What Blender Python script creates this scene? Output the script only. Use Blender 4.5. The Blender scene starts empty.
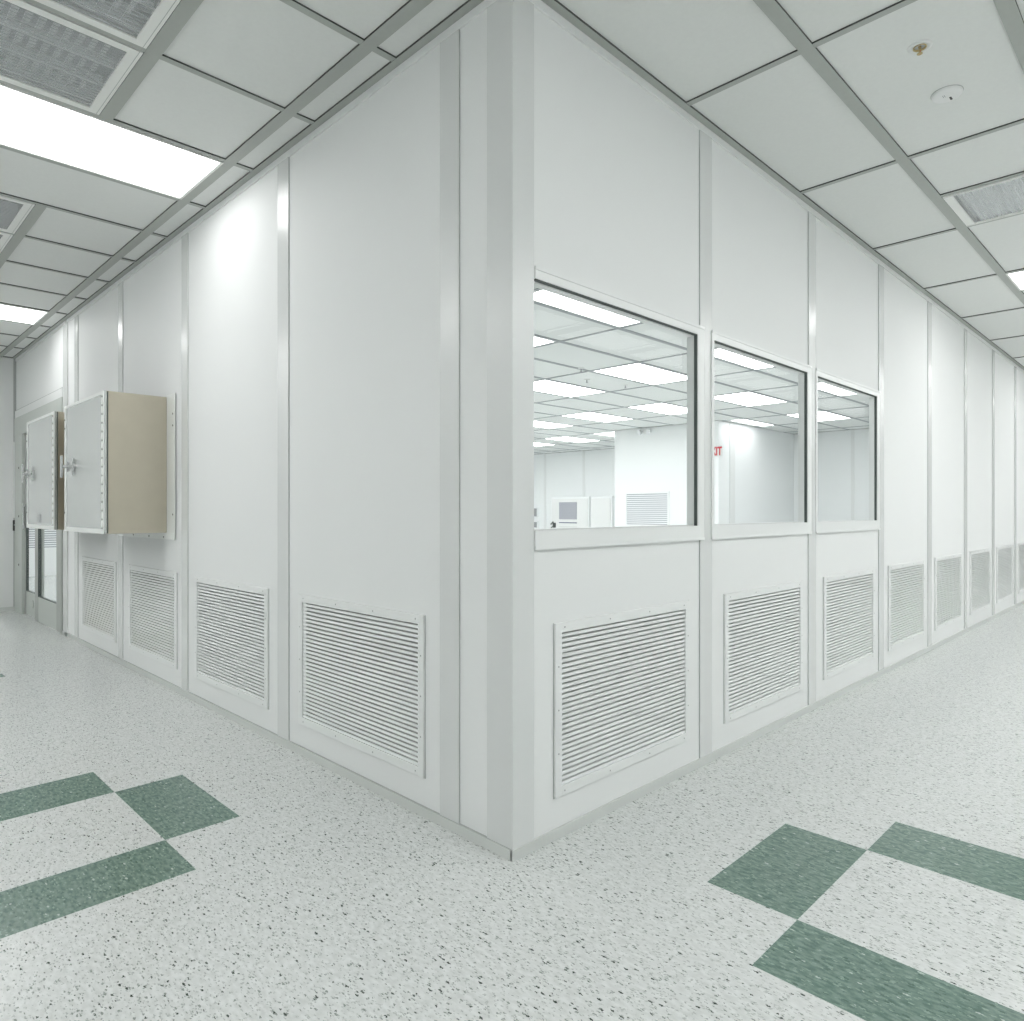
import bpy, math, random
from mathutils import Vector
random.seed(7)
S = bpy.context.scene
COL = S.collection

# ------------------------------------------------------------------ constants
CORNER = 2.31                       # distance from the eye to the corner of the enclosure
EYE = CORNER / math.sqrt(2)
EYE_Z = 1.1657
H = 2.9325                          # corridor ceiling
HI = 2.65                           # ceiling of the enclosed room

# ------------------------------------------------------------------ materials
def new_mat(name):
    m = bpy.data.materials.new(name); m.use_nodes = True
    nt = m.node_tree
    return m, nt, nt.nodes['Principled BSDF']

def mat(name, col, rough=0.5, metal=0.0, spec=0.5, noise=0.0, scale=30, bump=0.0):
    m, nt, b = new_mat(name)
    b.inputs['Base Color'].default_value = (*col, 1)
    b.inputs['Roughness'].default_value = rough
    b.inputs['Metallic'].default_value = metal
    b.inputs['Specular IOR Level'].default_value = spec
    if noise or bump:
        tc = nt.nodes.new('ShaderNodeTexCoord'); n = nt.nodes.new('ShaderNodeTexNoise')
        n.inputs['Scale'].default_value = scale; n.inputs['Detail'].default_value = 4
        nt.links.new(tc.outputs['Object'], n.inputs['Vector'])
        if noise:
            mx = nt.nodes.new('ShaderNodeMix'); mx.data_type = 'RGBA'
            mx.inputs['A'].default_value = (*[c*(1-noise) for c in col], 1)
            mx.inputs['B'].default_value = (*[min(1, c*(1+noise)) for c in col], 1)
            nt.links.new(n.outputs['Fac'], mx.inputs['Factor'])
            nt.links.new(mx.outputs['Result'], b.inputs['Base Color'])
        if bump:
            bp = nt.nodes.new('ShaderNodeBump'); bp.inputs['Strength'].default_value = bump
            bp.inputs['Distance'].default_value = 0.002
            nt.links.new(n.outputs['Fac'], bp.inputs['Height'])
            nt.links.new(bp.outputs['Normal'], b.inputs['Normal'])
    return m

def emit(name, col, s):
    m, nt, b = new_mat(name)
    b.inputs['Base Color'].default_value = (0.8, 0.8, 0.8, 1)
    b.inputs['Emission Color'].default_value = (*col, 1)
    b.inputs['Emission Strength'].default_value = s
    return m

def glass_mat(name, refl=1.0, tint=(0.97, 0.985, 0.98)):
    m, nt, b = new_mat(name)
    nt.nodes.remove(b)
    out = nt.nodes['Material Output']
    t = nt.nodes.new('ShaderNodeBsdfTransparent'); t.inputs['Color'].default_value = (*tint, 1)
    g = nt.nodes.new('ShaderNodeBsdfGlossy'); g.inputs['Roughness'].default_value = 0.01
    f = nt.nodes.new('ShaderNodeFresnel'); f.inputs['IOR'].default_value = 1.45
    mx = nt.nodes.new('ShaderNodeMixShader')
    ml = nt.nodes.new('ShaderNodeMath'); ml.operation = 'MULTIPLY'; ml.inputs[1].default_value = refl
    nt.links.new(f.outputs[0], ml.inputs[0])
    nt.links.new(ml.outputs[0], mx.inputs[0])
    nt.links.new(t.outputs[0], mx.inputs[1]); nt.links.new(g.outputs[0], mx.inputs[2])
    nt.links.new(mx.outputs[0], out.inputs['Surface'])
    return m

def chips_mat(name, base, lo, layers, stretch=(1, 0.36, 1), rough=0.22, tile=0.3):
    """vinyl composition tile: flecks pressed in along one direction"""
    m, nt, b = new_mat(name)
    L = nt.links
    tc = nt.nodes.new('ShaderNodeTexCoord')
    warp = nt.nodes.new('ShaderNodeTexNoise'); warp.inputs['Scale'].default_value = 210
    L.new(tc.outputs['Object'], warp.inputs['Vector'])
    wm = nt.nodes.new('ShaderNodeVectorMath'); wm.operation = 'MULTIPLY_ADD'
    wm.inputs[1].default_value = (0.010, 0.010, 0)
    L.new(warp.outputs['Color'], wm.inputs[0]); L.new(tc.outputs['Object'], wm.inputs[2])
    mp = nt.nodes.new('ShaderNodeMapping'); mp.inputs['Scale'].default_value = stretch
    L.new(wm.outputs[0], mp.inputs['Vector'])
    n = nt.nodes.new('ShaderNodeTexNoise'); n.inputs['Scale'].default_value = 90; n.inputs['Detail'].default_value = 5
    L.new(mp.outputs[0], n.inputs['Vector'])
    rmp = nt.nodes.new('ShaderNodeMapRange'); rmp.inputs['From Min'].default_value = 0.35; rmp.inputs['From Max'].default_value = 0.65
    L.new(n.outputs['Fac'], rmp.inputs['Value'])
    cur = nt.nodes.new('ShaderNodeMix'); cur.data_type = 'RGBA'
    cur.inputs['A'].default_value = (*lo, 1); cur.inputs['B'].default_value = (*base, 1)
    L.new(rmp.outputs[0], cur.inputs['Factor'])
    col = cur.outputs['Result']
    for (scale, frac, size, c) in layers:
        v = nt.nodes.new('ShaderNodeTexVoronoi'); v.voronoi_dimensions = '2D'
        v.inputs['Scale'].default_value = scale
        L.new(mp.outputs[0], v.inputs['Vector'])
        sp = nt.nodes.new('ShaderNodeSeparateColor'); L.new(v.outputs['Color'], sp.inputs[0])
        a = nt.nodes.new('ShaderNodeMath'); a.operation = 'LESS_THAN'; a.inputs[1].default_value = frac
        L.new(sp.outputs[0], a.inputs[0])
        # each fleck its own size
        sz = nt.nodes.new('ShaderNodeMath'); sz.operation = 'MULTIPLY_ADD'
        sz.inputs[1].default_value = size*0.8; sz.inputs[2].default_value = size*0.45
        L.new(sp.outputs[1], sz.inputs[0])
        d = nt.nodes.new('ShaderNodeMath'); d.operation = 'LESS_THAN'
        L.new(v.outputs['Distance'], d.inputs[0]); L.new(sz.outputs[0], d.inputs[1])
        k = nt.nodes.new('ShaderNodeMath'); k.operation = 'MULTIPLY'
        L.new(a.outputs[0], k.inputs[0]); L.new(d.outputs[0], k.inputs[1])
        mx = nt.nodes.new('ShaderNodeMix'); mx.data_type = 'RGBA'
        L.new(k.outputs[0], mx.inputs['Factor']); L.new(col, mx.inputs['A'])
        mx.inputs['B'].default_value = (*c, 1)
        col = mx.outputs['Result']
    L.new(col, b.inputs['Base Color'])
    b.inputs['Roughness'].default_value = rough
    b.inputs['Specular IOR Level'].default_value = 0.5
    return m

def perforated_mat(name, col, pitch=0.0075, hole=0.3):
    m, nt, b = new_mat(name)
    L = nt.links
    b.inputs['Base Color'].default_value = (*col, 1); b.inputs['Roughness'].default_value = 0.5
    tc = nt.nodes.new('ShaderNodeTexCoord')
    w1 = nt.nodes.new('ShaderNodeTexWave'); w1.inputs['Scale'].default_value = 1/pitch/6.0; w1.bands_direction = 'Y'
    L.new(tc.outputs['Object'], w1.inputs['Vector'])
    c = nt.nodes.new('ShaderNodeMath'); c.operation = 'MULTIPLY_ADD'; c.inputs[1].default_value = 0.03; c.inputs[2].default_value = hole
    L.new(w1.outputs['Fac'], c.inputs[0])
    t = nt.nodes.new('ShaderNodeBsdfTransparent'); mx = nt.nodes.new('ShaderNodeMixShader')
    L.new(c.outputs[0], mx.inputs[0]); L.new(b.outputs[0], mx.inputs[1]); L.new(t.outputs[0], mx.inputs[2])
    L.new(mx.outputs[0], nt.nodes['Material Output'].inputs['Surface'])
    return m

M = {}
M['panel']   = mat('wall_panel_paint', (0.765, 0.778, 0.773), 0.56, spec=0.12, noise=0.006, scale=3, bump=0.03)
M['metal']   = mat('painted_batten', (0.665, 0.68, 0.673), 0.24, spec=0.6)
M['frame']   = mat('window_frame_paint', (0.765, 0.78, 0.773), 0.33, spec=0.5)
M['joint_shade']   = mat('dark_joint_and_shade', (0.42, 0.44, 0.43), 0.7)  # real joints, and also thin shadow lines drawn as dark strips
M['gasket']  = mat('rubber_gasket', (0.075, 0.09, 0.085), 0.6)
M['base']    = mat('baseboard_vinyl', (0.60, 0.62, 0.60), 0.45)
M['tile']    = mat('ceiling_tile', (0.745, 0.76, 0.742), 0.75, spec=0.25, noise=0.03, scale=60, bump=0.15)
M['grid']    = mat('ceiling_grid_metal', (0.40, 0.42, 0.395), 0.5, spec=0.4, noise=0.04, scale=40)
M['gridshade'] = mat('grid_edge_gap_shade', (0.07, 0.075, 0.07), 0.7)  # gap and shade beside each bar, put into its dark sides
M['grille']  = mat('grille_paint', (0.78, 0.8, 0.79), 0.3)
M['damper'] = mat('damper_grey', (0.22, 0.23, 0.24), 0.5)
M['plenum'] = mat('plenum_liner', (0.85, 0.87, 0.87), 0.6)
M['vent_screw'] = mat('screw_grey', (0.42, 0.43, 0.43), 0.4, metal=0.5)
M['duct']    = mat('duct_grey', (0.34, 0.35, 0.36), 0.6)
M['vane']    = mat('vane_grey', (0.86, 0.88, 0.89), 0.4)
M['perf']    = perforated_mat('perforated_sheet', (0.68, 0.70, 0.71), 0.012, 0.68)
M['supplyframe'] = mat('supply_frame_paint', (0.80, 0.81, 0.785), 0.4)
M['steel']   = mat('brushed_steel_front', (0.62, 0.64, 0.63), 0.26, metal=0.55, noise=0.03, scale=8)
M['taupe']   = mat('brushed_steel_taupe', (0.56, 0.515, 0.42), 0.33, metal=0.85, noise=0.05, scale=10)
M['rivetstrip'] = mat('steel_edge_strip', (0.80, 0.82, 0.80), 0.3, metal=0.2)
M['rivet']   = mat('rivet_dark', (0.16, 0.16, 0.15), 0.4, metal=0.5)
M['chrome']  = mat('chrome_handle', (0.62, 0.63, 0.63), 0.15, metal=1.0)
M['door']    = mat('door_aluminium', (0.40, 0.42, 0.40), 0.38, metal=0.25)
M['doorbody']= mat('door_grey_paint', (0.50, 0.53, 0.50), 0.36)
M['black']   = mat('black_plastic', (0.02, 0.02, 0.02), 0.4)
M['white']   = mat('white_plastic', (0.76, 0.77, 0.76), 0.35)
M['brass']   = mat('brass_head', (0.45, 0.36, 0.18), 0.3, metal=0.8)
M['slot']    = mat('slot_grey', (0.12, 0.12, 0.12), 0.6)
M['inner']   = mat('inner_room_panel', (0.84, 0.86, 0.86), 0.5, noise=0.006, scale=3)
M['innergrid'] = mat('inner_grid_metal', (0.36, 0.38, 0.40), 0.5)
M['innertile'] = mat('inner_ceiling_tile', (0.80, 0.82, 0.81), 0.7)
M['greyblind'] = mat('grey_screen', (0.38, 0.39, 0.43), 0.6)
M['blue']    = mat('dark_blue_strip', (0.05, 0.06, 0.14), 0.5)
M['red']     = mat('sign_red', (0.55, 0.04, 0.05), 0.5)
M['glass']   = glass_mat('window_glass', 0.02, (0.995, 1.0, 0.998))
M['light']   = emit('lamp_diffuser', (1.0, 1.0, 1.0), 4.2)
M['lightin'] = emit('lamp_diffuser_inner', (0.985, 0.99, 1.0), 4.9)
WHITE_T = chips_mat('white_flecked_tile', (0.68, 0.70, 0.688), (0.57, 0.59, 0.575),
                    [(240, 0.26, 0.36, (0.40, 0.43, 0.41)), (165, 0.16, 0.31, (0.26, 0.29, 0.27)), (125, 0.09, 0.27, (0.05, 0.065, 0.055))])
GREEN_T = chips_mat('green_flecked_tile', (0.185, 0.27, 0.23), (0.085, 0.15, 0.12),
                    [(150, 0.22, 0.36, (0.235, 0.33, 0.275)), (110, 0.16, 0.3, (0.07, 0.13, 0.10)), (80, 0.07, 0.2, (0.42, 0.50, 0.45))])

# ------------------------------------------------------------------ mesh helpers
class MB:
    def __init__(s): s.v = []; s.f = []; s.m = []; s.mats = []; s.sm = []
    def mi(s, m):
        if m not in s.mats: s.mats.append(m)
        return s.mats.index(m)
    def add(s, vs, fs, m, smooth=False):
        o = len(s.v); s.v += [tuple(v) for v in vs]; k = s.mi(m)
        for f in fs: s.f.append([o+i for i in f]); s.m.append(k); s.sm.append(smooth)
    def box(s, x0, x1, y0, y1, z0, z1, m, side=None):
        if x0 > x1: x0, x1 = x1, x0
        if y0 > y1: y0, y1 = y1, y0
        if z0 > z1: z0, z1 = z1, z0
        vs = [(x0,y0,z0),(x1,y0,z0),(x1,y1,z0),(x0,y1,z0),(x0,y0,z1),(x1,y0,z1),(x1,y1,z1),(x0,y1,z1)]
        s.add(vs, [(0,3,2,1),(4,5,6,7)], m)
        s.add(vs, [(0,1,5,4),(1,2,6,5),(2,3,7,6),(3,0,4,7)], side or m)
    def bevbox(s, x0, x1, y0, y1, z0, z1, m, b=0.003):
        if x0 > x1: x0, x1 = x1, x0
        if y0 > y1: y0, y1 = y1, y0
        import bmesh
        bm = bmesh.new(); bmesh.ops.create_cube(bm, size=1)
        for v in bm.verts:
            v.co = Vector(((x0+x1)/2+v.co.x*(x1-x0), (y0+y1)/2+v.co.y*(y1-y0), (z0+z1)/2+v.co.z*(z1-z0)))
        bmesh.ops.bevel(bm, geom=list(bm.edges), offset=b, segments=2, affect='EDGES', profile=0.5)
        bm.verts.ensure_lookup_table()
        s.add([v.co[:] for v in bm.verts], [[v.index for v in f.verts] for f in bm.faces], m)
        bm.free()
    def prism(s, pts, z0, z1, m):
        n = len(pts); vs = [(x, y, z0) for x, y in pts] + [(x, y, z1) for x, y in pts]
        s.add(vs, [list(range(n))[::-1], [n+i for i in range(n)]] + [(i, (i+1) % n, n+(i+1) % n, n+i) for i in range(n)], m)
    def cyl(s, p0, p1, r0, m, r1=None, n=16, smooth=True):
        r1 = r0 if r1 is None else r1
        p0, p1 = Vector(p0), Vector(p1); d = (p1-p0).normalized()
        u = d.orthogonal().normalized(); w = d.cross(u)
        vs = []
        for p, r in ((p0, r0), (p1, r1)):
            for i in range(n):
                a = 2*math.pi*i/n; vs.append(p + (u*math.cos(a)+w*math.sin(a))*r)
        s.add(vs, [(i, (i+1) % n, n+(i+1) % n, n+i) for i in range(n)], m, smooth)
        s.add(vs, [list(range(n))[::-1], list(range(n, 2*n))], m)
    def lathe(s, c, prof, m, n=32, axis='z'):
        vs = []; k = len(prof)
        for i in range(n):
            a = 2*math.pi*i/n
            for r, z in prof: vs.append((c[0]+r*math.cos(a), c[1]+r*math.sin(a), c[2]+z))
        fs = []
        for i in range(n):
            for j in range(k-1):
                fs.append((i*k+j, ((i+1) % n)*k+j, ((i+1) % n)*k+j+1, i*k+j+1))
        s.add(vs, fs, m, True)
    def build(s, name, parent=None, origin=(0, 0, 0)):
        me = bpy.data.meshes.new(name)
        o = Vector(origin)
        me.from_pydata([tuple(Vector(v)-o) for v in s.v], [], s.f)
        for m in s.mats: me.materials.append(m)
        me.polygons.foreach_set('material_index', s.m)
        me.polygons.foreach_set('use_smooth', s.sm)
        me.update()
        ob = bpy.data.objects.new(name, me); COL.objects.link(ob)
        ob.location = o
        if parent is not None: ob.parent = parent
        return ob

def tag(o, label, cat, group=None):
    o['label'] = label; o['category'] = cat
    if group: o['group'] = group
    return o
def thing(name, label, cat, loc=(0, 0, 0), group=None):
    o = bpy.data.objects.new(name, None); COL.objects.link(o)
    o.location = loc; o.empty_display_size = 0.1
    return tag(o, label, cat, group)
def struct(o, label=None):
    o['kind'] = 'structure'
    if label: o['label'] = label
    return o
def clone(src, loc, label, group=None):
    r = src.copy(); COL.objects.link(r); r.location = loc; r['label'] = label
    if group: r['group'] = group
    def rec(a, b):
        for ch in a.children:
            if ch.name.startswith('~'): continue
            c = ch.copy(); COL.objects.link(c); c.parent = b
            rec(ch, c)
    rec(src, r)
    return r

# side-agnostic wall coordinates: R: s along +x, depth into the wall +y ; L: s along +y, depth +x
def wbox(mb, side, s0, s1, d0, d1, z0, z1, m, b=0):
    a = (s0, s1, d0, d1) if side == 'R' else (d0, d1, s0, s1)
    (mb.bevbox(*a, z0, z1, m, b) if b else mb.box(*a, z0, z1, m))

TH = 0.046      # wall thickness
PR = 0.006     # the panels sit this far behind the battens
FAR = 17.0     # the right-hand corridor runs on

# ------------------------------------------------------------------ floor
mb = MB()
gx = [-0.764, -0.495]; 
def green(xa, ya):
    # left pattern
    if -0.764 <= xa <= -0.495 and 0.97 <= ya <= 1.566: return True
    if xa < -0.764 and xa > -1.9 and (0.69 <= ya <= 0.975 or 1.566 <= ya <= 1.88): return True
    # right pattern
    if 0.34 <= xa <= 0.915 and -0.807 <= ya <= -0.5225: return True
    if ya < -0.807 and ya > -1.9 and (0.06 <= xa <= 0.34 or 0.915 <= xa <= 1.222): return True
    # next motif further down the left corridor
    if xa < -0.70 and xa > -1.9 and 4.33 <= ya <= 4.46: return True
    return False
XS = sorted([-3.1, -1.9, -0.764, -0.70, -0.495, 0.06, 0.34, 0.915, 1.222, FAR])
YS = sorted([-3.1, -1.9, -0.807, -0.5225, 0.69, 0.975, 1.566, 1.88, 4.33, 4.46, 13.1])
for i in range(len(XS)-1):
    for j in range(len(YS)-1):
        xa, xb, ya, yb = XS[i], XS[i+1], YS[j], YS[j+1]
        mb.add([(xa,ya,0),(xb,ya,0),(xb,yb,0),(xa,yb,0)], [(0,1,2,3)], GREEN_T if green((xa+xb)/2, (ya+yb)/2) else WHITE_T)
mb.box(-3.1, FAR, -3.1, 13.1, -0.1, -0.01, M['base'])
struct(mb.build('floor'), 'white flecked vinyl tile floor with green tile pattern')

# ------------------------------------------------------------------ walls of the enclosure
battR = [(1.262, 1.366, 0), ]
# measured batten positions along each wall
battR = [(1.21+1.2206*i, 1.21+1.2206*i+0.105) for i in range(0, 11)]
battL = [(0.2745, 0.3817), (1.555, 1.668), (2.868, 2.968), (4.172, 4.278), (5.45, 5.562)]
grR = [(0.212, 1.12), (1.438, 2.345), (2.655, 3.560), (3.862, 4.755), (5.085, 5.975), (6.32, 7.21), (7.54, 8.43), (8.76, 9.65), (9.98, 10.87)]
grL = [(0.477, 1.42), (1.774, 2.749), (3.052, 4.060), (4.342, 5.320)]
GZ0, GZ1 = 0.145, 0.765
WZ0, WZ1 = 1.097, 1.962      # clear opening behind the frame
winR = [(0.11, 1.180), (1.328, 2.400), (2.546, 3.595)]

def fill(mb, side, s0, s1, z0, z1, holes, m):
    """panel s0..s1 with rectangular holes stacked in z, all inside"""
    z = z0
    for (a, b, c, d) in sorted(holes, key=lambda h: h[2]):
        wbox(mb, side, s0, s1, PR, TH, z, c, m)
        wbox(mb, side, s0, a, PR, TH, c, d, m); wbox(mb, side, b, s1, PR, TH, c, d, m)
        z = d
    wbox(mb, side, s0, s1, PR, TH, z, z1, m)

mb = MB()
edges = [0.104] + [v for b in battR for v in b] + [FAR]
for k in range(0, len(edges), 2):
    s0, s1 = edges[k], edges[k+1]
    holes = [(a+0.03, b-0.03, GZ0+0.03, GZ1-0.03) for a, b in grR if a > s0-0.05 and b < s1+0.05]
    holes += [(max(a, s0), min(b, s1), WZ0, WZ1) for a, b in winR if (a+b)/2 > s0 and (a+b)/2 < s1]
    if k//2 < len(edges)//2-1 or True:
        fill(mb, 'R', s0, s1, 0, H, holes, M['panel'])
struct(mb.build('wall_right'), 'white panelled wall running back on the right')

mb = MB()
edges = [0.125] + [v for b in battL for v in b] + [5.80]
for k in range(0, len(edges), 2):
    s0, s1 = edges[k], edges[k+1]
    holes = [(a+0.03, b-0.03, GZ0+0.03, GZ1-0.03) for a, b in grL if a > s0-0.05 and b < s1+0.05]
    fill(mb, 'L', s0, s1, 0, H, holes, M['panel'])
wbox(mb, 'L', 5.975, 8.18, PR, TH, 2.32, H, M['panel'])
wbox(mb, 'L', 8.18, 13.1, PR, TH, 0, H, M['panel'])
struct(mb.build('wall_left'), 'white panelled wall running back on the left')

# thin dark shadow joints at one edge of each batten
tn = [0]
def trim(mbx, label=None):
    tn[0] += 1
    o = mbx.build('trim_%d' % tn[0]); struct(o, label); return o
# corner post
mb = MB()
mb.prism([(0, 0), (0.104, 0), (0.104, TH), (TH, TH), (TH, 0.125), (0, 0.125)][::1], 0, H, M['metal'])
trim(mb, 'tall corner post where the two panelled walls meet')
for (a, b) in battR:
    mb = MB(); wbox(mb, 'R', a, b, 0, TH, 0, H, M['metal'])
    wbox(mb, 'R', a-0.0014, a, 0.003, 0.02, 0.035, H-0.03, M['joint_shade'])
    trim(mb)
for (a, b) in battL:
    mb = MB(); wbox(mb, 'L', a, b, 0, TH, 0, H, M['metal'])
    wbox(mb, 'L', a-0.0009, a, 0.003, 0.02, 0.035, H-0.03, M['joint_shade'])
    trim(mb)
mb = MB(); wbox(mb, 'L', 5.80, 5.88, -0.004, TH, 0, H, M['metal']); wbox(mb, 'L', 5.88, 5.975, 0.0, TH, 0, H, M['metal']); trim(mb)
# filler head above the door
mb = MB(); wbox(mb, 'L', 5.975, 8.18, -0.006, TH, 2.235, 2.32, M['frame']); wbox(mb, 'L', 5.975, 8.18, -0.007, 0.0, 2.3185, 2.323, M['joint_shade']); trim(mb)
# wall angle (top channel) on both walls
for side, L_ in (('R', FAR), ('L', 8.18)):
    mb = MB(); wbox(mb, side, 0.0 if side == 'R' else 0.0, L_, -0.002, PR, H-0.032, H-0.001, M['frame']); trim(mb)
# baseboards
mb = MB(); wbox(mb, 'R', -0.004, FAR, -0.004, PR, 0, 0.036, M['base'])
struct(mb.build('baseboard_right'))
mb = MB(); wbox(mb, 'L', 0.0, 5.975, -0.004, PR, 0, 0.036, M['base']); wbox(mb, 'L', 0, 5.975, -0.0042, PR, 0.036, 0.0372, M['joint_shade'])
struct(mb.build('baseboard_left'))

# ------------------------------------------------------------------ windows
def window(n, a, b, left_lip):
    mb = MB()
    fw = 0.055; o = -0.006
    z0, z1 = WZ0, WZ1
    # outer picture frame, mitre-less boxes with a small lip
    wbox(mb, 'R', a-left_lip, b+fw, o, PR, z1, z1+0.042, M['frame'])
    wbox(mb, 'R', a-left_lip, b+fw, o, PR, z0-0.066, z0, M['frame'])
    wbox(mb, 'R', b, b+fw, o, PR, z0, z1, M['frame'])
    if left_lip > 0.008: wbox(mb, 'R', a-left_lip, a, o, PR, z0, z1, M['frame'])
    # raised bead around the opening edge
    wbox(mb, 'R', a-left_lip, b+fw, o-0.003, o, z1+0.030, z1+0.042, M['frame'])
    wbox(mb, 'R', a-left_lip, b+fw, o-0.003, o, z0-0.066, z0-0.054, M['frame'])
    fr = struct(mb.build('window_%d' % n), ['large interior window nearest the corner post', 'middle one of the three interior windows', 'last of the three interior windows'][n-1])
    mb = MB(); g0, g1 = PR, 0.020
    wbox(mb, 'R', b-0.004, b, o+0.004, 0.012, z0, z1, M['gasket'])
    wbox(mb, 'R', a, b, o+0.004, 0.012, z1-0.004, z1, M['gasket']); wbox(mb, 'R', a, b, 0.012, g1, z0, z0+0.0012, M['gasket'])
    mb.build('gasket', fr)['label'] = 'dark rubber gasket'
    mb = MB(); g0, g1 = 0.012, 0.046
    wbox(mb, 'R', b-0.008, b, g0, TH, z0, z1, M['frame']); wbox(mb, 'R', a, a+0.006, g0, TH, z0, z1, M['frame'])
    wbox(mb, 'R', a, b, g0, TH, z1-0.008, z1, M['frame']); wbox(mb, 'R', a, b, g0, TH, z0, z0+0.004, M['frame'])
    mb.build('glazing_bead', fr)
    mb = MB(); wbox(mb, 'R', a+0.006, b-0.008, 0.030, 0.036, z0+0.004, z1-0.008, M['glass'])
    mb.build('glass_pane', fr)
    return fr
window(1, 0.11, 1.180, 0.005)
window(2, 1.328, 2.400, 0.022)
window(3, 2.546, 3.595, 0.022)

# ------------------------------------------------------------------ louvred wall grilles
def grille_meshes(side, W, Hh, pitch=0.0178):
    """origin at the lower left corner on the panel face"""
    fwid = 0.036
    fr = MB()
    o = -0.009+PR
    wbox(fr, side, 0, fwid, o, PR, 0, Hh, M['frame'], 0.002); wbox(fr, side, W-fwid, W, o, PR, 0, Hh, M['frame'], 0.002)
    wbox(fr, side, fwid-.001, W-fwid+.001, o, PR, 0, fwid, M['frame'], 0.002); wbox(fr, side, fwid-.001, W-fwid+.001, o, PR, Hh-fwid, Hh, M['frame'], 0.002)
    # shadow line round the flange, drawn as thin dark strips
    wbox(fr, side, -0.0028, 0, PR-0.001, PR+0.001, -0.002, Hh+0.001, M['joint_shade']); wbox(fr, side, W, W+0.002, PR-0.001, PR+0.001, -0.004, Hh+0.001, M['joint_shade'])
    wbox(fr, side, -0.002, W+.002, PR-0.001, PR+0.001, -0.002, 0, M['joint_shade'])
    # sleeve through the wall
    wbox(fr, side, fwid-.006, fwid, PR, TH, fwid-.006, Hh-fwid+.006, M['grille']); wbox(fr, side, W-fwid, W-fwid+.006, PR, TH, fwid-.006, Hh-fwid+.006, M['grille'])
    sc = []
    spots = [(0.05+(W-0.1)*i/3, z) for i in range(4) for z in (0.017, Hh-0.017)] + [(x, Hh*i/4) for i in (1, 2, 3) for x in (0.017, W-0.017)]
    for x, z in spots:
        q = MB()
        p = (x, o-0.0012, z) if side == 'R' else (o-0.0012, x, z); e = (x, o+0.001, z) if side == 'R' else (o+0.001, x, z)
        q.cyl(p, e, 0.0032, M['vent_screw'], n=8); sc.append(q)
    lv = MB()
    n = int((Hh-2*fwid)/pitch)
    p = (Hh-2*fwid)/n
    d0, d1, rise, t = 0.000+PR-0.003, 0.026, 0.0022, 0.0012
    for i in range(n):
        z = fwid+p*i+0.001
        s0, s1 = fwid, W-fwid
        # rolled front edge, flat blade, upturned rear lip
        prof = [(d0, z), (d0, z+0.0102), (d0+0.002, z+0.0112), (d1, z+0.0112+rise), (d1, z+0.010+rise), (d0+0.003, z+0.0100), (d0+0.0014, z+0.009), (d0+0.0014, z)]
        vs = []
        for s in (s0, s1):
            for d, zz in prof: vs.append((s, d, zz) if side == 'R' else (d, s, zz))
        k = len(prof)
        lv.add(vs, [list(range(k)), list(range(k, 2*k))[::-1]] + [(j, j+k, (j+1) % k+k, (j+1) % k) for j in range(k)], M['grille'])
    dm = []
    k = 5
    for i in range(k):
        c = W*(i+0.6)/(k+0.2)
        for e in (-0.022, 0.022):
            q = MB(); dm.append(q); wbox(q, side, c+e-0.005, c+e+0.004, 0.026, TH-0.003, fwid, Hh-fwid, M['damper'])
    bk = MB(); wbox(bk, side, fwid-.004, W-fwid+.004, TH-0.002, TH, fwid-.004, Hh-fwid+.004, M['plenum'])  # closing sheet added to keep room light out of the louvre gaps
    return fr, sc, lv, dm, bk

def grille(name, side, src, pos, label, group):
    loc = (pos, 0, GZ0) if side == 'R' else (0, pos, GZ0)
    if src is None:
        W = 0.905 if side == 'R' else 0.975
        t = thing(name, label, 'vent grille', loc, group)
        fr, sc, lv, dm, bk = grille_meshes(side, W, GZ1-GZ0)
        fr.build('frame', t); lv.build('louvres', t)
        bk.build('back_liner', t)['label'] = 'pale backing sheet added behind the louvres to dim the gaps'
        for q in sc: q.build('screw', t)
        for q in dm: q.build('damper_blade', t)
        return t
    return clone(src, loc, label, group)
labR = ['white louvred wall grille below the window nearest the corner post',
        'white louvred wall grille below the middle interior window',
        'white louvred wall grille below the last interior window',
        'louvred grille in the first plain panel beyond the three windows',
        'louvred grille in the second plain panel beyond the three windows',
        'louvred grille in the third plain panel beyond the three windows',
        'louvred grille in the fourth plain panel beyond the windows, third from photo right edge',
        'louvred grille second from the right edge, in the fifth plain panel',
        'farthest louvred grille on the right wall, cut by the photo edge']
labR[6] = 'louvred grille in the fourth plain panel beyond the three windows'
labR[7] = 'slim far louvred grille at the right edge of the photo'
g0 = None
for i, (a, b) in enumerate(grR[:8]):
    g = grille('wall_grille', 'R', g0, a, labR[i], 'louvred grilles along the right wall')
    if g0 is None: g0 = g
    elif i < 3: pass
labL = ['large louvred grille on the left wall beside the narrow corner filler panel',
        'louvred grille on the left wall, in the panel before the steel cabinets',
        'louvred grille directly below the nearer steel pass-through cabinet',
        'louvred grille beside the glazed sliding door, farthest on the left wall']
g0 = None
for i, (a, b) in enumerate(grL):
    g = grille('wall_grille', 'L', g0, a, labL[i], 'louvred grilles along the left wall')
    if g0 is None: g0 = g

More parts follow.
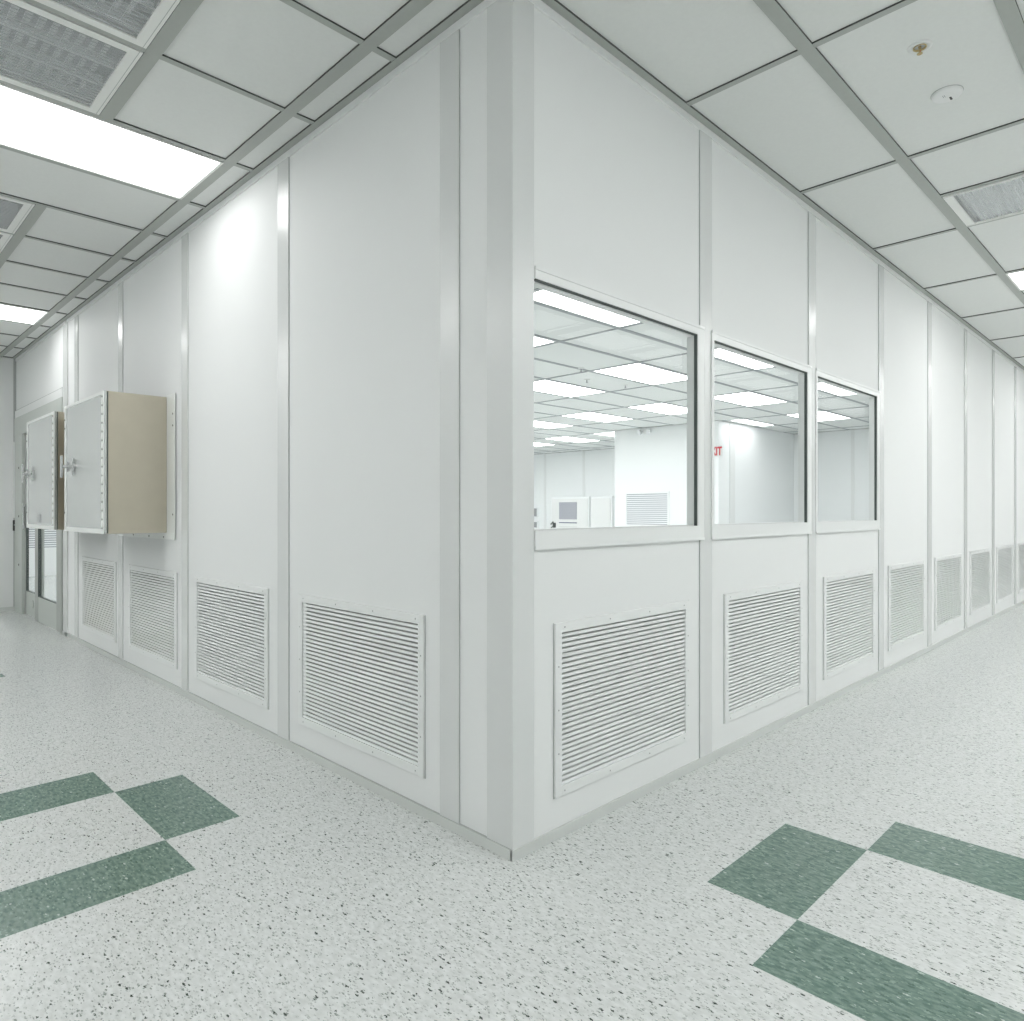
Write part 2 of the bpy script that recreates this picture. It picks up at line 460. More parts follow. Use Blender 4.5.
# ------------------------------------------------------------------ pass-through cabinets
def cabinet(y0, y1, label):
    D = 0.37; z0, z1 = 1.02, 1.912
    t = thing('wall_mounted_cabinet', label, 'cabinet', (0, y0, z0), 'steel pass-through cabinets on the left wall')
    W = y1-y0; Hh = z1-z0
    mb = MB(); mb.bevbox(-D+0.012, -0.001, 0, W, 0, Hh, M['taupe'], 0.002); mb.box(-D+0.0125, -D+0.019, -0.0012, 0.0, 0.002, Hh-0.002, M['gasket']); mb.build('body', t)['label'] = 'taupe brushed steel body'
    mb = MB()
    mb.bevbox(-0.008, -0.001, -0.145, W+0.10, -0.045, 0.0, M['rivetstrip'], 0.002)
    mb.bevbox(-0.008, -0.001, -0.145, -0.002, 0.0, Hh+0.012, M['rivetstrip'], 0.002)
    for z in (0.12, Hh*0.5+.25, Hh-0.12):
        mb.cyl((-0.0105, -0.118, z), (-0.007, -0.118, z), 0.006, M['rivet'], n=10)
    for y in (0.05, W*0.35, W*0.7):
        mb.cyl((-0.0105, y, -0.03), (-0.007, y, -0.03), 0.006, M['rivet'], n=10)
    mb.build('wall_flange', t)['label'] = 'pale flange plate'
    mb = MB(); mb.bevbox(-D-0.004, -D+0.012, 0.0, W, 0.0, Hh, M['steel'], 0.002)
    dr = mb.build('door', t); dr['label'] = 'polished steel door'
    mb = MB()
    for (a, b) in ((0.0, 0.045), (W-0.045, W)): mb.bevbox(-D-0.0075, -D-0.0035, a, b, 0, Hh, M['rivetstrip'], 0.001)
    mb.bevbox(-D-0.0075, -D-0.0035, 0.045, W-0.045, 0, 0.03, M['rivetstrip'], 0.001); mb.bevbox(-D-0.0075, -D-0.0035, 0.045, W-0.045, Hh-0.02, Hh, M['rivetstrip'], 0.001)
    mb.build('edge_strip', dr)
    for i in range(16):
        z = 0.035+(Hh-0.07)*i/15
        mb = MB(); mb.cyl((-D-0.011, 0.024, z), (-D-0.006, 0.024, z), 0.0062, M['rivet'], n=10); mb.build('rivet', dr)
    for z in (0.13, Hh-0.1, Hh-0.16):
        mb = MB(); mb.cyl((-D-0.011, W-0.02, z), (-D-0.006, W-0.02, z), 0.0062, M['rivet'], n=10); mb.build('rivet', dr)
    # T handle
    hz = Hh*0.5-0.0; hy = W-0.27
    mb = MB()
    mb.cyl((-D-0.004, hy, hz), (-D-0.016, hy, hz), 0.034, M['chrome'], n=20)
    mb.cyl((-D-0.016, hy, hz), (-D-0.078, hy, hz), 0.011, M['chrome'])
    mb.cyl((-D-0.035, hy, hz), (-D-0.052, hy, hz), 0.021, M['chrome'])
    mb.bevbox(-D-0.090, -D-0.076, hy-0.013, hy+0.013, hz-0.075, hz+0.075, M['chrome'], 0.004)
    mb.bevbox(-D-0.020, -D-0.008, hy-0.012, hy+0.012, hz-0.06, hz+0.06, M['chrome'], 0.003)
    mb.cyl((-D-0.045, hy, hz-0.035), (-D-0.045, hy, hz+0.035), 0.008, M['chrome'])
    mb.build('handle', dr)['label'] = 'chrome T handle'
    return t, dr, D
cabinet(3.213, 4.175, 'nearer and larger-looking steel pass-through cabinet with T handle and wide taupe side')
t, dr, D = cabinet(4.490, 5.452, 'farther steel pass-through cabinet behind the first, beside the sliding door')
mb = MB(); mb.bevbox(-D-0.007, -D-0.003, 0.44, 0.53, 0.055, 0.115, M['duct'], 0.001); mb.build('nameplate', dr)['label'] = 'small dark nameplate'

# ------------------------------------------------------------------ sliding door
mb = MB()
wbox(mb, 'L', 5.975, 8.18, -0.012, TH-0.01, 2.025, 2.235, M['doorbody'], 0.004)
door = struct(mb.build('door_1'), 'glazed grey aluminium sliding door at the far left')
mb = MB()
wbox(mb, 'L', 7.76, 8.18, -0.012, TH, 0, 2.025, M['doorbody'], 0.002)
wbox(mb, 'L', 5.972, 6.0, -0.012, TH, 0, 2.025, M['door'], 0.002)
for z in (0.55, 1.1, 1.65):
    mb.cyl((-0.016, 7.92, z), (-0.011, 7.92, z), 0.012, M['black'], n=10)
mb.build('door_frame', door)
def leaf(y0, y1, x0, x1, gy0, gy1, gz0, gz1):
    mb = MB()
    for a in ((y0, gy0, 0.012, 2.03), (gy1, y1, 0.012, 2.03)): mb.bevbox(x0, x1, a[0], a[1], a[2], a[3], M['door'], 0.002)
    mb.bevbox(x0+.002, x1-.002, gy0-.001, gy1+.001, 0.012, gz0, M['doorbody'], 0.002)
    mb.bevbox(x0+.002, x1-.002, gy0-.001, gy1+.001, gz1, 2.03, M['doorbody'], 0.002)
    lf = mb.build('leaf', door)
    mb = MB(); m = M['gasket']; w = 0.009
    mb.box(x0-.001, x1-.003, gy1-w*1.8, gy1, gz0, gz1, m); mb.box(x0+.001, x1-.003, gy0, gy0+w*.4, gz0, gz1, m)
    mb.box(x0+.001, x1-.003, gy0, gy1, gz0, gz0+.006, m); mb.box(x0+.001, x1-.003, gy0, gy1, gz1-.006, gz1, m)
    mb.build('gasket', lf)['label'] = 'dark glazing gasket'
    mb = MB(); xm = (x0+x1)/2; mb.box(xm-.003, xm+.003, gy0+w*.4, gy1-w*1.8, gz0+.006, gz1-.006, M['glass'])
    mb.build('glass_pane', lf)
    return lf
leaf(6.005, 7.10, -0.012, 0.014, 6.17, 6.95, 0.27, 1.86)
l2 = leaf(6.95, 7.755, 0.018, 0.044, 7.12, 7.70, 0.27, 1.86)
mb = MB(); mb.cyl((0.0205, 7.36, 0.15), (0.017, 7.36, 0.15), 0.045, M['door'], n=20); mb.cyl((0.0169, 7.36, 0.15), (0.015, 7.36, 0.15), 0.03, M['doorbody'], n=20)
mb.build('sticker', l2)['label'] = 'faint round sticker'
# pull handle as dark slim bar on the far leaf edge
mb = MB(); mb.bevbox(-0.012, 0.0, 7.715, 7.735, 0.95, 1.25, M['chrome'], 0.003); mb.bevbox(0.0, 0.020, 7.717, 7.733, 0.97, 0.99, M['chrome'], 0.002); mb.bevbox(0.0, 0.020, 7.717, 7.733, 1.21, 1.23, M['chrome'], 0.002)
mb.build('pull_handle', l2)

# ------------------------------------------------------------------ end wall of the left corridor + outer walls
mb = MB(); mb.box(-3.1, -0.02, 8.18, 8.28, 0, H, M['panel']); struct(mb.build('wall_back'), 'end wall across the left corridor')
mb = MB(); mb.box(-0.02, 0.006, 8.176, 8.28, 0, H, M['joint_shade']); trim(mb)
r = thing('wire_raceway', 'slim white vertical raceway at the end wall beside the sliding door', 'raceway', (-0.014, 8.176, 1.08))
mb = MB(); mb.bevbox(-0.016, 0.016, -0.028, 0, 0, 0.88, M['white'], 0.003); mb.build('cover', r)
mb = MB(); mb.bevbox(-0.018, 0.018, -0.031, 0, 0.44, 0.47, M['white'], 0.002); mb.build('coupling', r)
r = thing('push_button', 'small black push button box below the white raceway beside the door', 'switch', (-0.012, 8.176, 0.93))
mb = MB(); mb.bevbox(-0.016, 0.016, -0.025, 0, 0, 0.125, M['black'], 0.004); mb.build('housing', r)
mb = MB(); mb.cyl((0, -0.025, 0.068), (0, -0.031, 0.068), 0.010, M['duct']); mb.build('button', r)
mb = MB(); mb.box(-3.1, 0, 8.174, 8.18, 0, 0.05, M['base']); struct(mb.build('baseboard_back'))
mb = MB(); mb.box(-3.2, -3.1, -3.2, 8.28, 0, H, M['panel']); struct(mb.build('wall_west'), 'outer wall of the left corridor')
mb = MB(); mb.box(-3.2, FAR, -3.2, -3.1, 0, H, M['panel']); struct(mb.build('wall_south'), 'outer wall of the right corridor')
mb = MB(); mb.box(FAR, FAR+0.1, -3.2, 0, 0, H, M['panel']); struct(mb.build('wall_east'), 'far end wall of the right corridor')

# ------------------------------------------------------------------ corridor ceiling
hx = [-0.1517, -0.715, -1.28, -1.845, -2.41]
ly = [1.2533+0.628*i for i in range(-1, 12)]      # 0.625 ... 
hy = [-0.5466, -1.135, -1.72, -2.31]
rx = [1.0476+1.1928*i for i in range(0, 14)]
mbT = MB(); ZT = H+0.008
occupied = []   # cells taken by lights (visible diffuser closes them) and grilles
def cell(x0, x1, y0, y1):
    for (a, b, c, d) in occupied:
        if (x0+x1)/2 > a and (x0+x1)/2 < b and (y0+y1)/2 > c and (y0+y1)/2 < d: return
    mbT.box(x0, x1, y0, y1, ZT, ZT+0.02, M['tile'])
def LY(i): return 1.2533+0.628*i
supplyL = [(-1.845, -0.715, LY(0), LY(1)), (-1.845, -0.715, LY(-1), LY(0)), (-1.845, -0.715, LY(3), LY(4)), (-1.845, -0.715, LY(4), LY(5))]
lightsL = [(-1.28, -0.1517, LY(1), LY(2)), (-1.28, -0.1517, LY(7), LY(8))]
supplyR = [(rx[1]+0.5964, rx[2], -1.72, -0.5466)]
lightsR = [(rx[3], rx[3]+0.5964, -1.72, -0.5466), (rx[6], rx[6]+0.5964, -1.72, -0.5466), (rx[9], rx[9]+0.5964, -1.72, -0.5466)]
lightsO = [(-1.28, -0.1517, -3.1+.0, -2.31-.12), (-2.97, -2.41, -0.5466-1.17, -0.5466), (rx[0], rx[0]+0.5964, -3.05, -1.90)]
occupied += supplyL + lightsL + supplyR + lightsR
xe = [-3.1]+hx[::-1]+[0]
ye = [0]+ly+[8.18]
long_rows = (LY(2), LY(8))
for j in range(len(ye)-1):
    for i in range(len(xe)-1): cell(xe[i], xe[i+1], ye[j], ye[j+1])
xr = [-3.1]+hx[::-1]+[0]
for i in range(len(rx)): xr += [rx[i], rx[i]+0.5964]
yr = [-3.1]+hy[::-1]+[0]
xr = [x for x in xr if x < FAR]+[FAR]
for j in range(len(yr)-1):
    for i in range(len(xr)-1): cell(xr[i], xr[i+1], yr[j], yr[j+1])
ceil = struct(mbT.build('ceiling'), 'lay-in tile ceiling of the corridor')
mb = MB(); mb.box(-3.2, FAR, -3.2, 8.3, H+0.25, H+0.3, M['duct']); mb.build('roof_deck', ceil)

mb = MB()
def bar(x0, x1, y0, y1, dz=0.0): mb.box(x0, x1, y0, y1, H+dz, H+0.0085, M['grid'], M['gridshade'])
hw, sw = 0.027, 0.015
def minus(a, b, holes):
    out = [(a, b)]
    for (c, d) in holes:
        out = [q for (p, r) in out for q in ((p, min(r, c)), (max(p, d), r)) if q[1]-q[0] > 1e-4]
    return out
for x in hx:     # broad members down the left corridor
    holes = [(LY(1), LY(3)), (LY(7), LY(9))] if x == -0.715 else [(LY(i), LY(j)) for i, j in ((-1, 1), (3, 5))] if x == -1.28 else []
    for (a, b) in minus(0 if x > -0.2 else -3.1, 8.18, holes): bar(x-hw, x+hw, a, b)
for x in hx[:1]: bar(x-hw, x+hw, -3.1, 0)
for y in ly: bar(-3.1, 0, y-sw, y+sw, 0.0008)
for y in hy:
    holes = [(a, b) for (a, b, c, d) in supplyR+lightsR] if y == -1.135 else []
    for (a, b) in minus(-3.1, FAR, holes): bar(a, b, y-hw, y+hw, 0.0004)
for i, x in enumerate(rx):
    if x > FAR: continue
    bar(x-sw, x+sw, -3.1, 0, 0.0012)
    if i in (1, 3, 4, 6, 9): bar(x+0.5964-sw, x+0.5964+sw, -3.1, -0.5466, 0.0012)
# wall angle along the enclosure
mb.box(-0.034, 0.0, 0, 8.18, H-0.0005, H+0.0085, M['grid'], M['gridshade']); mb.box(-0.034, FAR, -0.034, 0.0, H-0.0007, H+0.0085, M['grid'], M['gridshade'])
mb.build('ceiling_grid', ceil)['label'] = 'grey metal suspension grid'

# ------------------------------------------------------------------ ceiling luminaires
def lamp(x0, x1, y0, y1, z, label, group, key='light', name='ceiling_light', gap=0.02):
    t = thing(name, label, 'light', ((x0+x1)/2, (y0+y1)/2, z), group)
    w, d = (x1-x0)/2-gap, (y1-y0)/2-gap; f = 0.014
    mb = MB()
    for (a, b, c, e) in ((-w, w, -d, -d+f), (-w, w, d-f, d), (-w, -w+f, -d+f, d-f), (w-f, w, -d+f, d-f)):
        mb.box(a, b, c, e, -0.001 if key == 'light' else 0.001, 0.03, M['supplyframe'])
    mb.build('frame', t)
    mb = MB(); mb.box(-w+f, w-f, -d+f, d-f, 0.003, 0.006, M[key]); mb.build('diffuser', t)['label'] = 'glowing white diffuser'
    return t
lamp(*lightsL[0], H, 'large bright ceiling light beside the perforated supply grilles on the left', 'corridor ceiling lights')
lamp(*lightsL[1], H, 'small-looking ceiling light far down the left corridor near the end wall', 'corridor ceiling lights')
lamp(*lightsR[0], H, 'ceiling light at the right edge of the photo, beyond the supply grille', 'corridor ceiling lights')
lamp(*lightsR[1], H, 'ceiling light farther down the right corridor outside the photo', 'corridor ceiling lights')
lamp(*lightsR[2], H, 'farthest ceiling light of the right corridor outside the photo', 'corridor ceiling lights')
ORD = ['first', 'second', 'third', 'fourth', 'fifth', 'sixth', 'seventh', 'eighth', 'ninth', 'tenth', 'eleventh', 'twelfth']
for n in range(8):  # unseen lamps added to lift the ambient light
    y = -3.0+1.40*n
    lamp(-2.97, -2.41, y, y+1.15, H, 'added fill light over the outer side of the left corridor, %s from the corner end' % ORD[n], 'corridor ceiling lights')
for n in range(2):  # extra out-of-view lamps, put in to brighten the left side
    y = 2.60+2.45*n
    lamp(-2.41, -1.845, y, y+1.15, H, 'added fill light over the middle of the left corridor, %s from the corner end' % ORD[n], 'corridor ceiling lights')
for n in range(12):  # dense unseen row added as fill for the right wall
    x = -1.28+1.225*n
    lamp(x, x+1.15, -2.97, -2.41, H, 'added fill light over the outer side of the right corridor, %s from the corner end' % ORD[n], 'corridor ceiling lights')
for n in range(6):  # second invented row, adds ambient so the hot spot stands out less
    x = 0.0+2.05*n
    lamp(x, x+1.15, -2.31, -1.75, H, 'added fill light over the middle of the right corridor, %s from the corner end' % ORD[n], 'corridor ceiling lights')

# ------------------------------------------------------------------ supply air grilles
def supply(x0, x1, y0, y1, label, long_axis='x', rows=3, vanes=True, group='perforated supply grilles in the left corridor ceiling'):
    t = thing('air_supply_grille', label, 'air vent', ((x0+x1)/2, (y0+y1)/2, H), group)
    w, d = (x1-x0)/2-0.03, (y1-y0)/2-0.018; f = 0.045
    if long_axis == 'y': w, d = (x1-x0)/2-0.018, (y1-y0)/2-0.03
    fx, fy = (f, f*0.8) if long_axis == 'x' else (f*0.45, f)
    mb = MB()
    for (a, b, c, e) in ((-w, w, -d, -d+fy), (-w, w, d-fy, d), (-w, -w+fx, -d+fy, d-fy), (w-fx, w, -d+fy, d-fy)):
        mb.box(a, b, c, e, -0.003, 0.012, M['supplyframe'])
    # shadow line inside the border
    for sx in (-1, 1): mb.box(sx*(w-0.012)-0.001, sx*(w-0.012)+0.001, -d, d, -0.0036, -0.003, M['joint_shade'])
    mb.build('frame', t)
    mb = MB()
    mb.box(-w-.02, w+.02, -d-.012, d+.012, 0.15, 0.155, M['duct'])
    for (a, b, c, e) in ((-w-.025, w+.025, -d-.014, -d-.01), (-w-.025, w+.025, d+.01, d+.014), (-w-.025, -w-.02, -d, d), (w+.02, w+.025, -d, d)):
        mb.box(a, b, c, e, 0.012, 0.15, M['plenum'])
    mb.build('plenum', t)
    mb = MB(); mb.box(-w+fx, w-fx, -d+fy, d-fy, 0.002, 0.0035, M['perf']); mb.build('perforated_sheet', t)
    mb = MB()
    if long_axis == 'x':
        L = 2*(w-fx)-0.05; B = (2*(d-fy)-0.05)/rows
        for r_ in range(rows):
            yc0 = -d+fy+0.025+B*r_+0.008; yc1 = yc0+B-0.03
            n = int(L/0.042)
            for i in range(n):
                x = -w+fx+0.03+i*0.042
                # curved vane
                pts = []
                for q in range(5):
                    u = q/4; pts.append((x+0.034*u, 0.010+0.036*(1-(1-u)**2)))
                vs = [(px, yc0, pz) for px, pz in pts]+[(px, yc1, pz) for px, pz in pts]
                vs += [(px, yc0, pz+.002) for px, pz in pts]+[(px, yc1, pz+.002) for px, pz in pts]
                fs = [(q, q+1, q+6, q+5) for q in range(4)]+[(q+10, q+15, q+16, q+11) for q in range(4)]+[(0, 5, 15, 10), (4, 14, 19, 9)]
                mb.add(vs, fs, M['vane'], True)
            mb.box(-w+fx, w-fx, yc1+0.012, yc1+0.016, 0.010, 0.05, M['vane'])
    else:
        L = 2*(d-fy)
        for i in range(7):
            y = d-fy-0.02-L/7*i
            mb.box(-w+fx, w-fx, y-0.16, y-0.012, 0.012, 0.02, M['vane'])
        mb.box(-w+fx, w-fx, -d+fy, d-fy, 0.03, 0.034, M['vane'])
    mb.build('vanes', t)
    return t
supply(*supplyL[0], 'perforated supply grille touching the large bright ceiling light')
supply(*supplyL[1], 'perforated supply grille at the top edge of the photo, away from the light')
supply(*supplyL[2], 'supply grille at the left photo edge beyond the large light, nearer of the pair')
supply(*supplyL[3], 'supply grille at the left photo edge beyond the large light, farther of the pair')
supply(*supplyR[0], 'long supply grille in the right corridor ceiling beyond the smoke detector', 'y', 1, group='right corridor supply grilles')

# ------------------------------------------------------------------ sprinkler + smoke detector
t = thing('ceiling_sprinkler', 'brass fire sprinkler head with white ring in the right ceiling tile', 'sprinkler', (1.349, -0.855, H+0.008))
mb = MB(); mb.lathe((0, 0, 0), [(0.042, 0), (0.041, -0.003), (0.034, -0.005), (0.024, -0.004), (0.022, 0.0)], M['white'], 32); mb.build('escutcheon', t)['label'] = 'white ring'
mb = MB(); mb.lathe((0, 0, 0), [(0.0225, -0.001), (0.0235, -0.006), (0.020, -0.006), (0.018, 0.0)], M['brass'], 28)
mb.cyl((0, 0, 0), (0, 0, -0.016), 0.006, M['brass'], 0.004, 12)
for s in (-1, 1): mb.cyl((s*0.010, 0, -0.004), (s*0.004, 0, -0.026), 0.0018, M['brass'], n=8)
mb.build('nozzle', t)
mb = MB(); mb.cyl((0, 0, -0.026), (0, 0, -0.028), 0.010, M['brass'], n=12); mb.cyl((0, 0, -0.016), (0, 0, -0.028), 0.0028, M['red'], n=8); mb.build('deflector', t)
t = thing('smoke_detector', 'round flat white smoke detector beside the sprinkler head', 'smoke detector', (1.763, -0.850, H+0.008))
mb = MB(); mb.lathe((0, 0, 0), [(0.058, 0), (0.058, -0.006), (0.054, -0.012), (0.045, -0.016), (0, -0.017)], M['white'], 40); mb.build('body', t)
mb = MB(); mb.lathe((0, 0, 0), [(0.0600, 0), (0.0600, -0.0015), (0.058, -0.002)], M['joint_shade'], 40); mb.build('shadow_ring', t)['label'] = 'dark shadow ring'
mb = MB(); mb.box(0.008, 0.034, -0.014, -0.006, -0.0178, -0.016, M['black']); mb.box(-0.022, -0.004, 0.004, 0.006, -0.0176, -0.016, M['duct']); mb.box(-0.022, -0.004, 0.010, 0.012, -0.0176, -0.016, M['duct']); mb.build('sensor_slot', t)

# ------------------------------------------------------------------ the enclosed room seen through the windows
X1 = 11.82; Y1 = 13.0
mb = MB(); mb.box(X1, X1+0.1, TH, Y1, 0, HI, M['inner']); struct(mb.build('wall_far'), 'white far wall of the enclosed room')
mb = MB(); mb.box(TH, X1, Y1, Y1+0.1, 0, HI, M['inner']); struct(mb.build('wall_north'), 'white wall of the enclosed room facing the door')
mb = MB(); mb.box(8.87, X1, 4.06, 6.17, 0, HI, M['inner'])
struct(mb.build('wall_bumpout'), 'white boxed-out block inside the enclosed room')
mb = MB(); mb.box(TH, X1, TH, Y1, HI+0.006, HI+0.03, M['innertile'])
ci = struct(mb.build('ceiling_inner'), 'lower tile ceiling of the enclosed room')
mb = MB()
gxs = [4.191-1.2*3+1.2*i for i in range(0, 10)]
gys = [1.763-0.634*2+0.634*i for i in range(0, 20)]
for x in gxs:
    if TH < x < X1: mb.box(x-0.012, x+0.012, TH, Y1, HI-.001, HI+0.0065, M['innergrid'])
for y in gys:
    if TH < y < Y1: mb.box(TH, X1, y-0.02, y+0.02, HI+0.0005, HI+0.0065, M['innergrid'])
mb.build('ceiling_grid', ci)
for i in (-2, 0, 2, 4):
    for j in (-1, 1, 3, 5, 7, 9, 11, 13, 15, 17):
        x0 = 4.191+1.2*i; y0 = 1.763+0.634*j
        if x0 < TH or x0+1.2 > X1+.01 or y0+0.634 > Y1: continue
        if y0 < 0.2: continue
        if x0+1.2 > 8.87 and 4.0 < y0+0.3 < 6.2: continue
        yb = min(y0+0.634, 3.96) if i == 4 and j == 3 else y0+0.634
        if i == -2 and j > 5: pass
        col = {-2: 'first column beside the door wall', 0: 'second column from the door wall', 2: 'third column from the door wall', 4: 'column touching the far wall'}[i]
        row = '%s row from the windows' % ['first','second','third','fourth','fifth','sixth','seventh','eighth','ninth','tenth'][(j+1)//2]
        lamp(x0, x0+1.2, y0, yb, HI, 'room ceiling light, %s and %s' % (row, col), 'ceiling lights of the enclosed room', 'lightin', 'room_ceiling_light', 0.022)
# wall battens inside
for (x, y) in ((X1, 6.6), (X1, 7.9), (X1, 9.3), (X1, 10.6)):
    mb = MB(); mb.box(x-0.006, x, y-0.04, y+0.04, 0, HI, M['frame']); trim(mb)
mb = MB(); mb.box(9.24, 9.42, 4.05, 4.06, 0, HI, M['frame']); trim(mb)
for y in (1.6, 2.97):
    mb = MB(); mb.box(X1-0.006, X1, y-0.03, y+0.03, 0, HI, M['frame']); trim(mb)
mb = MB(); mb.box(X1-0.01, X1, TH, 4.02, 0, 0.08, M['base']); struct(mb.build('baseboard_far'))

def simple_grille(name, label, x, y0, y1, z0, z1, axis='x'):
    t = thing(name, label, 'vent grille', (x, y0, z0) if axis == 'x' else (y0, x, z0), None)
    W, Hh = y1-y0, z1-z0
    B = (lambda mb, d0, d1, s0, s1, a, b, m: mb.box(d0, d1, s0, s1, a, b, m)) if axis == 'x' else (lambda mb, d0, d1, s0, s1, a, b, m: mb.box(s0, s1, d0, d1, a, b, m))
    mb = MB(); f = 0.035
    for (a, b, c, d) in ((0, f, 0, Hh), (W-f, W, 0, Hh), (f, W-f, 0, f), (f, W-f, Hh-f, Hh)): B(mb, -0.015, 0, a, b, c, d, M['inner'])
    B(mb, -0.002, 0, f, W-f, f, Hh-f, M['greyblind'])
    mb.build('frame', t)
    mb = MB(); n = 16
    for i in range(n):
        z = f+(Hh-2*f)*i/n
        B(mb, -0.013, -0.004, f, W-f, z, z+(Hh-2*f)/n*0.55, M['vane'])
    mb.build('louvres', t)
    return t
simple_grille('room_grille', 'pale louvred grille on the boxed-out block inside the room', 8.87, 4.99, 5.93, 0.86, 1.50)
simple_grille('room_grille', 'louvred grille on the wall seen through the sliding door', Y1, 0.6, 1.5, 0.45, 1.15, 'y')

# twin-head emergency light high on the block
t = thing('wall_mounted_emergency_light', 'small twin-head emergency light high on the boxed-out block', 'emergency light', (8.87, 5.47, HI-0.06))
mb = MB(); mb.bevbox(-0.03, 0, -0.05, 0.05, -0.05, 0.03, M['white'], 0.004); mb.build('housing', t)
for s in (-1, 1):
    mb = MB(); mb.cyl((-0.03, s*0.09, -0.01), (-0.10, s*0.10, -0.03), 0.03, M['vane'], 0.045, 16); mb.cyl((-0.015, 0, 0), (-0.03, s*0.09, -0.01), 0.008, M['white']); mb.build('lamp_head', t)

# EXIT sign at the block's right edge
t = thing('exit_sign', 'red and white EXIT sign seen at the left edge of the middle window', 'sign', (8.865, 3.985, 2.06))
mb = MB(); mb.bevbox(-0.03, 0.004, 0, 0.25, 0, 0.17, M['white'], 0.004); mb.build('housing', t)
cu = bpy.data.curves.new('letters', 'FONT'); cu.body = 'EXIT'; cu.size = 0.19; cu.extrude = 0.002; cu.align_x = 'CENTER'; cu.offset = 0.006
tmp = bpy.data.objects.new('letters_tmp', cu); COL.objects.link(tmp)
dg = bpy.context.evaluated_depsgraph_get()
me = bpy.data.meshes.new_from_object(tmp.evaluated_get(dg)); COL.objects.unlink(tmp); bpy.data.objects.remove(tmp)
me.materials.clear(); me.materials.append(M['red'])
lt = bpy.data.objects.new('letters', me); COL.objects.link(lt); lt.parent = t
lt.location = (-0.033, 0.125, 0.018); lt.scale = (0.66, 1, 1); lt.rotation_euler = (math.pi/2, 0, -math.pi/2)
lt['label'] = 'red EXIT lettering'

# white cabinets and small fittings along the far wall
def store(y0, y1, z1, label, window=False):
    t = thing('equipment_cabinet', label, 'cabinet', (X1-0.42, y0, 0), 'white cabinets on the far wall of the room')
    W = y1-y0
    mb = MB(); mb.bevbox(0, 0.41, 0, W, 0, z1, M['inner'], 0.006); mb.build('body', t)
    mb = MB(); mb.bevbox(-0.018, 0.0, 0.03, W-0.03, 0.06, z1-0.05, M['white'], 0.004)
    d = mb.build('door', t)
    mb = MB(); mb.box(-0.006, 0.0, -0.012, 0.0, 0, z1, M['vane']); mb.build('side_gasket', t)
    if window:
        mb = MB(); mb.bevbox(-0.024, -0.016, W*0.30, W*0.775, 0.95, 1.37, M['greyblind'], 0.002); mb.build('window', d)['label'] = 'grey screened window'
        mb = MB(); mb.bevbox(-0.024, -0.016, W*0.30, W*0.775, 0.855, 0.875, M['blue'], 0.001); mb.bevbox(-0.022, -0.016, W*0.30, W*0.775, 0.76, 0.775, M['base'], 0.001); mb.build('handle_rail', d)['label'] = 'dark blue rail'
        mb = MB()
        mb.bevbox(-0.05, -0.016, W-0.16, W-0.08, 0.74, 0.86, M['gasket'], 0.006); mb.cyl((-0.05, W-0.10, 0.88), (-0.05, W-0.02, 0.82), 0.016, M['gasket']); mb.cyl((-0.05, W-0.14, 0.78), (-0.05, W-0.03, 0.74), 0.013, M['gasket'])
        mb.build('latch', d)['label'] = 'dark latch'
    return t
store(8.80, 10.00, 1.503, 'white cabinet on the far wall with grey window and dark blue rail', True)
store(8.13, 8.76, 1.50, 'plain white cabinet to the right of the one with the grey window')
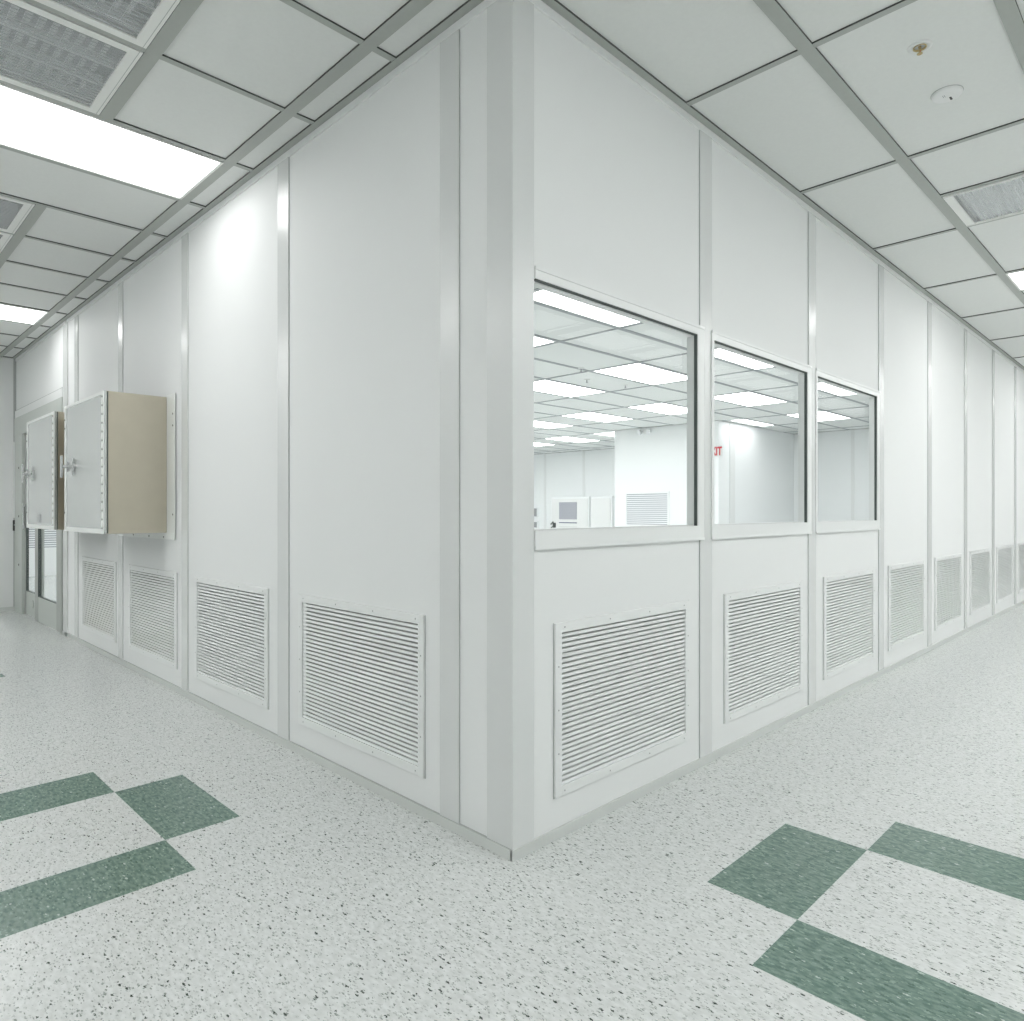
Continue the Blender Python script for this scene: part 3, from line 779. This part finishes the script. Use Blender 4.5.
for (y, za, zb, lb) in ((10.90, 0.99, 1.24, 'upper of two small grey wall boxes at the far left inside the room'), (10.90, 0.70, 0.88, 'lower of two small grey wall boxes at the far left inside the room')):
    t = thing('wall_box', lb, 'wall box', (X1, y, za), 'small grey wall boxes')
    mb = MB(); mb.bevbox(-0.05, 0, -0.07, 0.07, 0, zb-za, M['vane'], 0.005); mb.build('housing', t)
    mb = MB(); mb.box(-0.053, -0.05, -0.05, 0.05, 0.02, zb-za-0.02, M['duct']); mb.build('cover', t)
# small ceiling sprinklers in the room
for k, (px, py, lb) in enumerate(((4.02, 3.0, 'small sprinkler in the room ceiling, nearest of three seen through the first window'), (4.55, 3.35, 'small sprinkler in the room ceiling, middle one of three seen through the first window'), (5.15, 3.25, 'small sprinkler in the room ceiling, farthest of three seen through the first window'))):
    t = thing('ceiling_sprinkler', lb, 'sprinkler', (px, py, HI+0.006), 'small sprinklers in the room ceiling')
    mb = MB(); mb.lathe((0, 0, 0), [(0.035, 0), (0.034, -0.005), (0.018, -0.008), (0, -0.008)], M['white'], 20); mb.build('escutcheon', t)
    mb = MB(); mb.cyl((0, 0, -0.008), (0, 0, -0.035), 0.006, M['duct'], n=8); mb.cyl((0, 0, -0.035), (0, 0, -0.038), 0.014, M['duct'], n=10); mb.build('nozzle', t)

# ------------------------------------------------------------------ world, camera, colour
w = bpy.data.worlds.new('World'); S.world = w; w.use_nodes = True
w.node_tree.nodes['Background'].inputs[0].default_value = (0.9, 1, 0.95, 1)
w.node_tree.nodes['Background'].inputs[1].default_value = 0.02

cd = bpy.data.cameras.new('Camera'); cam = bpy.data.objects.new('Camera', cd); COL.objects.link(cam)
cd.sensor_fit = 'HORIZONTAL'; cd.sensor_width = 36; cd.lens = 36*695/1024; cd.clip_start = 0.02; cd.clip_end = 100
off = 0.002
cam.location = (-EYE-off/math.sqrt(2), -EYE+off/math.sqrt(2), EYE_Z)
cam.rotation_euler = (math.radians(90), 0, math.radians(-45))
S.camera = cam
S.view_settings.view_transform = 'Standard'; S.view_settings.look = 'None'
S.view_settings.gamma = 1; S.view_settings.use_curve_mapping = False
S.view_settings.exposure = 0.42
S.cycles.max_bounces = 10; S.cycles.diffuse_bounces = 6; S.cycles.glossy_bounces = 4; S.cycles.transparent_max_bounces = 12
S.cycles.use_denoising = True
S.cycles.sample_clamp_indirect = 6
S.cycles.caustics_reflective = False; S.cycles.caustics_refractive = False
